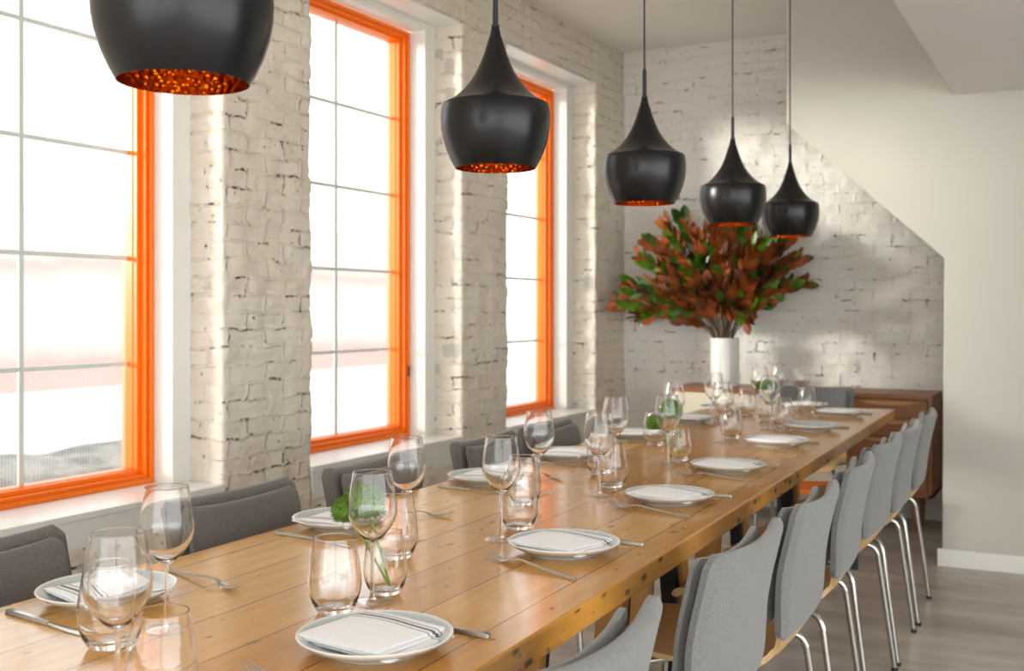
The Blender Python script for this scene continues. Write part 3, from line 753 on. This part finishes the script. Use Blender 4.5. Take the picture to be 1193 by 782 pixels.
def make_napkin():
    mb = MB()
    def layer(x0, x1, y0, y1, z, th, sk):
        def fn(u, v):
            x = x0+(x1-x0)*u; y = y0+(y1-y0)*v+sk*u
            zz = z+.0035*(vnoise(x+3, y+z*90, 11)-.5)+.0022*math.sin(PI*v)*math.sin(PI*u)
            ex = max(0, abs(x)-.065)/.03; ey = max(0, abs(y)-.065)/.03
            zz += -.0028*0+.0020*(ex*ex+ey*ey)
            return Vector((x, y, float(zz))), Vector((0, 0, 1))
        def tk(u, v):
            e = min(u, 1-u, v, 1-v); return th*(.45+.55*min(1, e/.04))
        mb.slab(fn, tk, 26, 26)
    layer(-.076, .094, -.072, .071, .0026, .0044, 0)
    layer(-.080, .076, -.078, .076, .0072, .0044, .003)
    layer(-.082, .070, -.077, .078, .0118, .0044, .002)
    m = mb.build('napkin', M['napkin'], angle=50, fix=True); m['category'] = 'napkin'; return m
def flatbar(rows):
    """rows: (x, halfwidth, z, thickness)"""
    mb = MB(); P = []
    for x, hw, z, th in rows: P.append([(x, -hw, z), (x, -hw*.6, z+th), (x, hw*.6, z+th), (x, hw, z), (x, hw*.6, z-th*.2), (x, -hw*.6, z-th*.2), (x, -hw, z)])
    mb.grid(P); mb.add(P[0][:6], [(0,1,2,3,4,5)]); mb.add(P[-1][:6], [(5,4,3,2,1,0)]); return mb
def make_fork():   # tines toward -x
    r = empty('fork'); r['category'] = 'fork'
    flatbar([(.125, .0030, .0018, .0022), (.120, .0044, .0018, .0026), (.08, .0042, .0024, .0026), (.03, .0034, .006, .0026), (-.02, .0030, .0105, .0026), (-.042, .0030, .0105, .0024), (-.050, .0042, .009, .0020)]).build('handle', M['steel'], r)
    hd = flatbar([(-.0502, .0042, .009, .0020), (-.058, .0088, .0065, .0018), (-.066, .0112, .0038, .0016), (-.074, .0120, .0026, .0015), (-.080, .0121, .0026, .0014)])
    for j in range(4):
        y = -.0092+j*.00613
        hd.tube([(-.079, y, .0032), (-.093, y*.98, .0044), (-.107, y*.96, .0072), (-.121, y*.93, .0115)], [.0015, .0014, .0012, .0006], 6)
    hd.build('tines', M['steel'], r); return r
def make_knife():
    r = empty('table_knife'); r['category'] = 'knife'
    flatbar([(.120, .003, .0005, .004), (.117, .0072, .0006, .0062), (.09, .0074, .0006, .0064), (.03, .0056, .0006, .0052), (.004, .0050, .0006, .0044)]).build('handle', M['steel'], r)
    flatbar([(.004, .0046, .0008, .0024), (-.02, .0085, .0006, .0016), (-.07, .0098, .0006, .0014), (-.105, .0082, .0006, .0012), (-.122, .0020, .0006, .0010)]).build('blade', M['steel'], r)
    return r
wine, tum, small = Proto(make_wine()), Proto(make_tumbler()), Proto(make_tumbler(.88, 'bud_vase', 'glass vase'))
plate, nap, fork, knife = Proto(make_plate()), Proto(make_napkin()), Proto(make_fork()), Proto(make_knife())

R_ = [(-.932, 1.325), (-.961, 2.034), (-.971, 2.695), (-.997, 3.293), (-1.026, 3.994), (-1.030, 4.575), (-1.052, 5.255)]
L_ = [(-1.493, 1.331), (-1.566, 2.037), (-1.556, 2.75), (-1.573, 3.316), (-1.575, 3.983), (-1.588, 4.65), (-1.60, 5.21)]
L_ = [(max(x, -1.51-.0278*(y-1.6)), y) for x, y in L_]
rowR = ['nearest', 'second nearest', 'third nearest', 'fourth', 'third farthest', 'second farthest', 'farthest']
for i, (x, y) in enumerate(R_):
    plate.get((x, y, ZT_), 0, '%s grey rimmed plate on the aisle side of the table' % rowR[i] if i != 5 else 'bare plate without napkin, second farthest on the aisle side', 'plates on the table')
    if i != 5:
        nap.get((x-.004, y+.004, ZT_+.0118), math.radians([-7, -10, -8, -4, -6, 0, -5][i]), 'folded white napkin with black stripes on the %s aisle side plate' % rowR[i], 'napkins on the plates')
    a = math.radians([-17, -20, -14, -10, -12, -8, -8][i])
    cx, cy = x+.000, y-.155
    if i == 0: cx, cy = -.925, 1.13
    fork.get((cx, cy, ZT_), a, 'steel fork at the near edge of the %s aisle side plate' % rowR[i], 'forks on the table')
    knife.get((x+.003, y+.134, ZT_), math.radians([-4, 0, 3, 2, 0, 3, 0][i]), 'steel knife at the far edge of the %s aisle side plate' % rowR[i], 'knives on the table')
for i, (x, y) in enumerate(L_):
    plate.get((x, y, ZT_), 0, '%s grey rimmed plate on the window side of the table' % rowR[i], 'plates on the table')
    nap.get((x+.004, y-.004, ZT_+.0118), PI+math.radians([-18, -6, 5, 0, 4, -5, 3][i]), 'folded white napkin with black stripes on the %s window side plate' % rowR[i], 'napkins on the plates')
    fork.get((x+.05, y+.175, ZT_), PI+math.radians([-14, 25, -8, 5, -6, 0, 4][i]), 'steel fork at the far edge of the %s window side plate' % rowR[i], 'forks on the table')
    knife.get((x+.035, y-.145, ZT_), PI+math.radians([-7, -6, -6, -3, 0, 3, 0][i]), 'steel knife at the near edge of the %s window side plate' % rowR[i], 'knives on the table')
plate.get((-1.285, 5.545, ZT_), 0, 'plate at the far head end of the table', 'plates on the table')
nap.get((-1.285, 5.545, ZT_+.0118), -PI/2, 'folded napkin on the plate at the far head end of the table', 'napkins on the plates')

Wn = [(-1.071, .971, 'large wine glass nearest the viewer, its foot below the picture'), (-1.279, 1.257, 'wine glass beside the nearest window side plate'), (-1.086, 1.536, 'wine glass in front of the nearest green flower'), (-1.310, 1.980, 'wine glass beside the second nearest window side plate'),
      (-1.134, 2.083, 'wine glass behind the second nearest aisle side plate'), (-1.328, 2.654, 'wine glass beside the third nearest window side plate'), (-1.174, 2.706, 'wine glass behind the third nearest aisle side plate'), (-1.331, 3.198, 'wine glass beside the fourth window side plate'),
      (-1.212, 3.348, 'wine glass in front of the middle green flower'), (-1.396, 3.920, 'wine glass just behind the middle green flower'), (-1.233, 4.006, 'wine glass behind the third farthest aisle side plate'), (-1.449, 4.582, 'wine glass standing before the white vase'),
      (-1.183, 4.495, 'wine glass in front of the farthest green flower'), (-1.411, 5.172, 'wine glass left of the farthest green flower'), (-1.373, 5.394, 'wine glass just behind the farthest green flower'), (-1.261, 5.370, 'rightmost wine glass at the far end of the table')]
for x, y, l in Wn: wine.get((x, y, ZT_), random.random(), l, 'wine glasses on the table')
Tn = [(-1.288, 1.150, 'stemless glass behind the nearest wine glass by the window side plate'), (-1.023, .997, 'stemless glass cut off by the bottom edge of the picture'), (-1.104, 1.455, 'stemless glass just behind the nearest aisle side plate'), (-1.236, 1.830, 'stemless glass behind the nearest green flower'),
      (-1.155, 2.205, 'stemless glass behind the second nearest aisle side plate'), (-1.284, 2.480, 'stemless glass beside the third nearest window side plate'), (-1.193, 2.840, 'stemless glass behind the third nearest aisle side plate'), (-1.315, 3.045, 'stemless glass beside the fourth window side plate'),
      (-1.417, 3.780, 'stemless glass left of the middle green flower'), (-1.237, 4.128, 'stemless glass behind the third farthest aisle side plate'), (-1.470, 4.740, 'stemless glass beside the second farthest window side plate'), (-1.161, 4.619, 'stemless glass behind the bare plate'),
      (-1.440, 5.060, 'stemless glass beside the farthest window side plate'), (-1.208, 5.265, 'stemless glass behind the farthest aisle side plate')]
for x, y, l in Tn: tum.get((x, y, ZT_), random.random(), l, 'stemless glasses on the table')

# green fringed flowers in small glasses
def make_flower(heads, base):
    """base: stem foot, heads: list of (point, radius)"""
    st = MB()
    for (h, rad) in heads:
        p0 = Vector(base); p2 = Vector(h); p1 = p0.lerp(p2, .55)+Vector((.006, 0, -.004)); st.tube([tuple(Vector(cr([tuple(p0), tuple(p1), tuple(p2)], q/10))) for q in range(11)], .0021, 8)
    so = st.build('green_flower', M['green_stem']); so['category'] = 'flower'
    hm = MB()
    for (h, rad) in heads:
        h = Vector(h); n = 1500
        for j in range(n):
            z = 1-2*(j+.5)/n
            if z < -.72: continue
            ph = j*2.399963; rr = math.sqrt(1-z*z); d = Vector((rr*math.cos(ph), rr*math.sin(ph), z))
            d = (d+Vector((random.uniform(-.2, .2), random.uniform(-.2, .2), random.uniform(-.2, .2)))).normalized()
            a = h+d*rad*.6; e = h+d*rad*random.uniform(.88, 1.12); s = d.orthogonal().normalized()
            s = Matrix.Rotation(random.random()*6.3, 3, d) @ s; w = rad*.036
            m_ = a.lerp(e, .6)
            s2 = d.cross(s)
            hm.add([tuple(a-s*w), tuple(a+s*w), tuple(a+s2*w*1.6), tuple(m_+s*w*.9), tuple(e)], [(0, 1, 4), (1, 2, 4), (2, 0, 4)])
        hm.lathe([(0, -rad*.74)]+[(rad*.74*math.sin(PI*q/10), -rad*.74*math.cos(PI*q/10)) for q in range(1, 10)]+[(0, rad*.74)], 16, Matrix.Translation(h))
    hm.build('flower_head', M['pompom'], so, fix=False, angle=0); return so
FL = [((-1.098, 1.592), [(-.060, .020, .150, .041), (-.086, .000, .138, .028)], 'nearest'), ((-1.205, 3.442), [(-.035, .01, .165, .042), (-.085, -.01, .120, .030)], 'middle'), ((-1.297, 4.869), [(-.002, .0, .155, .036), (-.035, .02, .150, .022)], 'farthest')]
for (x, y), heads, nm in FL:
    small.get((x, y, ZT_), 0, 'small clear glass holding the %s green flower' % nm, 'small flower glasses')
    f = make_flower([((x+a, y+b, ZT_+c), r) for a, b, c, r in heads], (x+.012, y-.004, ZT_+.014))
    tag(f, '%s bright green fringed flower leaning in a small glass' % nm, 'flower', 'green flowers on the table')

# ------------------------------------------------------------------ light
W = bpy.data.worlds.new('sky'); S.world = W; W.use_nodes = True
bg = W.node_tree.nodes['Background']; bg.inputs[0].default_value = (.965, .985, 1.0, 1); bg.inputs[1].default_value = 2.4
sun = bpy.data.lights.new('sun', 'SUN'); sun.energy = 6.5; sun.angle = math.radians(11); sun.color = (1, .95, .86)
sob = bpy.data.objects.new('sun', sun); C.objects.link(sob)
dv = Vector((.80, .60, -.14)).normalized(); sob.rotation_euler = dv.to_track_quat('-Z', 'Y').to_euler()
def portal(name, loc, rot, sx, sy):
    l = bpy.data.lights.new(name, 'AREA'); l.shape = 'RECTANGLE'; l.size = sx; l.size_y = sy; l.cycles.is_portal = True
    o = bpy.data.objects.new(name, l); C.objects.link(o); o.location = loc; o.rotation_euler = rot
for n, (y0, y1) in enumerate(WIN): portal('window_portal', (XC-.19, (y0+y1)/2, (ZS+ZT)/2), (0, -PI/2, 0), 2.0, 1.05)
for xa, xb in ((xs[1], xs[2]), (xs[3], xs[4])): portal('rear_portal', ((xa+xb)/2, YR-.06, 1.52), (PI/2, 0, 0), xb-xa, 2.45)
portal('side_portal', (XR+.06, -.1, 1.28), (0, PI/2, 0), 1.95, 6.2)

# ------------------------------------------------------------------ view
S.view_settings.view_transform = 'Standard'; S.view_settings.look = 'None'; S.view_settings.gamma = 1; S.view_settings.use_curve_mapping = False
S.view_settings.exposure = 1.04
cy = S.cycles
cy.max_bounces = 16; cy.diffuse_bounces = 5; cy.glossy_bounces = 6; cy.transmission_bounces = 16; cy.transparent_max_bounces = 16
cy.sample_clamp_indirect = 8; cy.use_denoising = True; cy.blur_glossy = .5
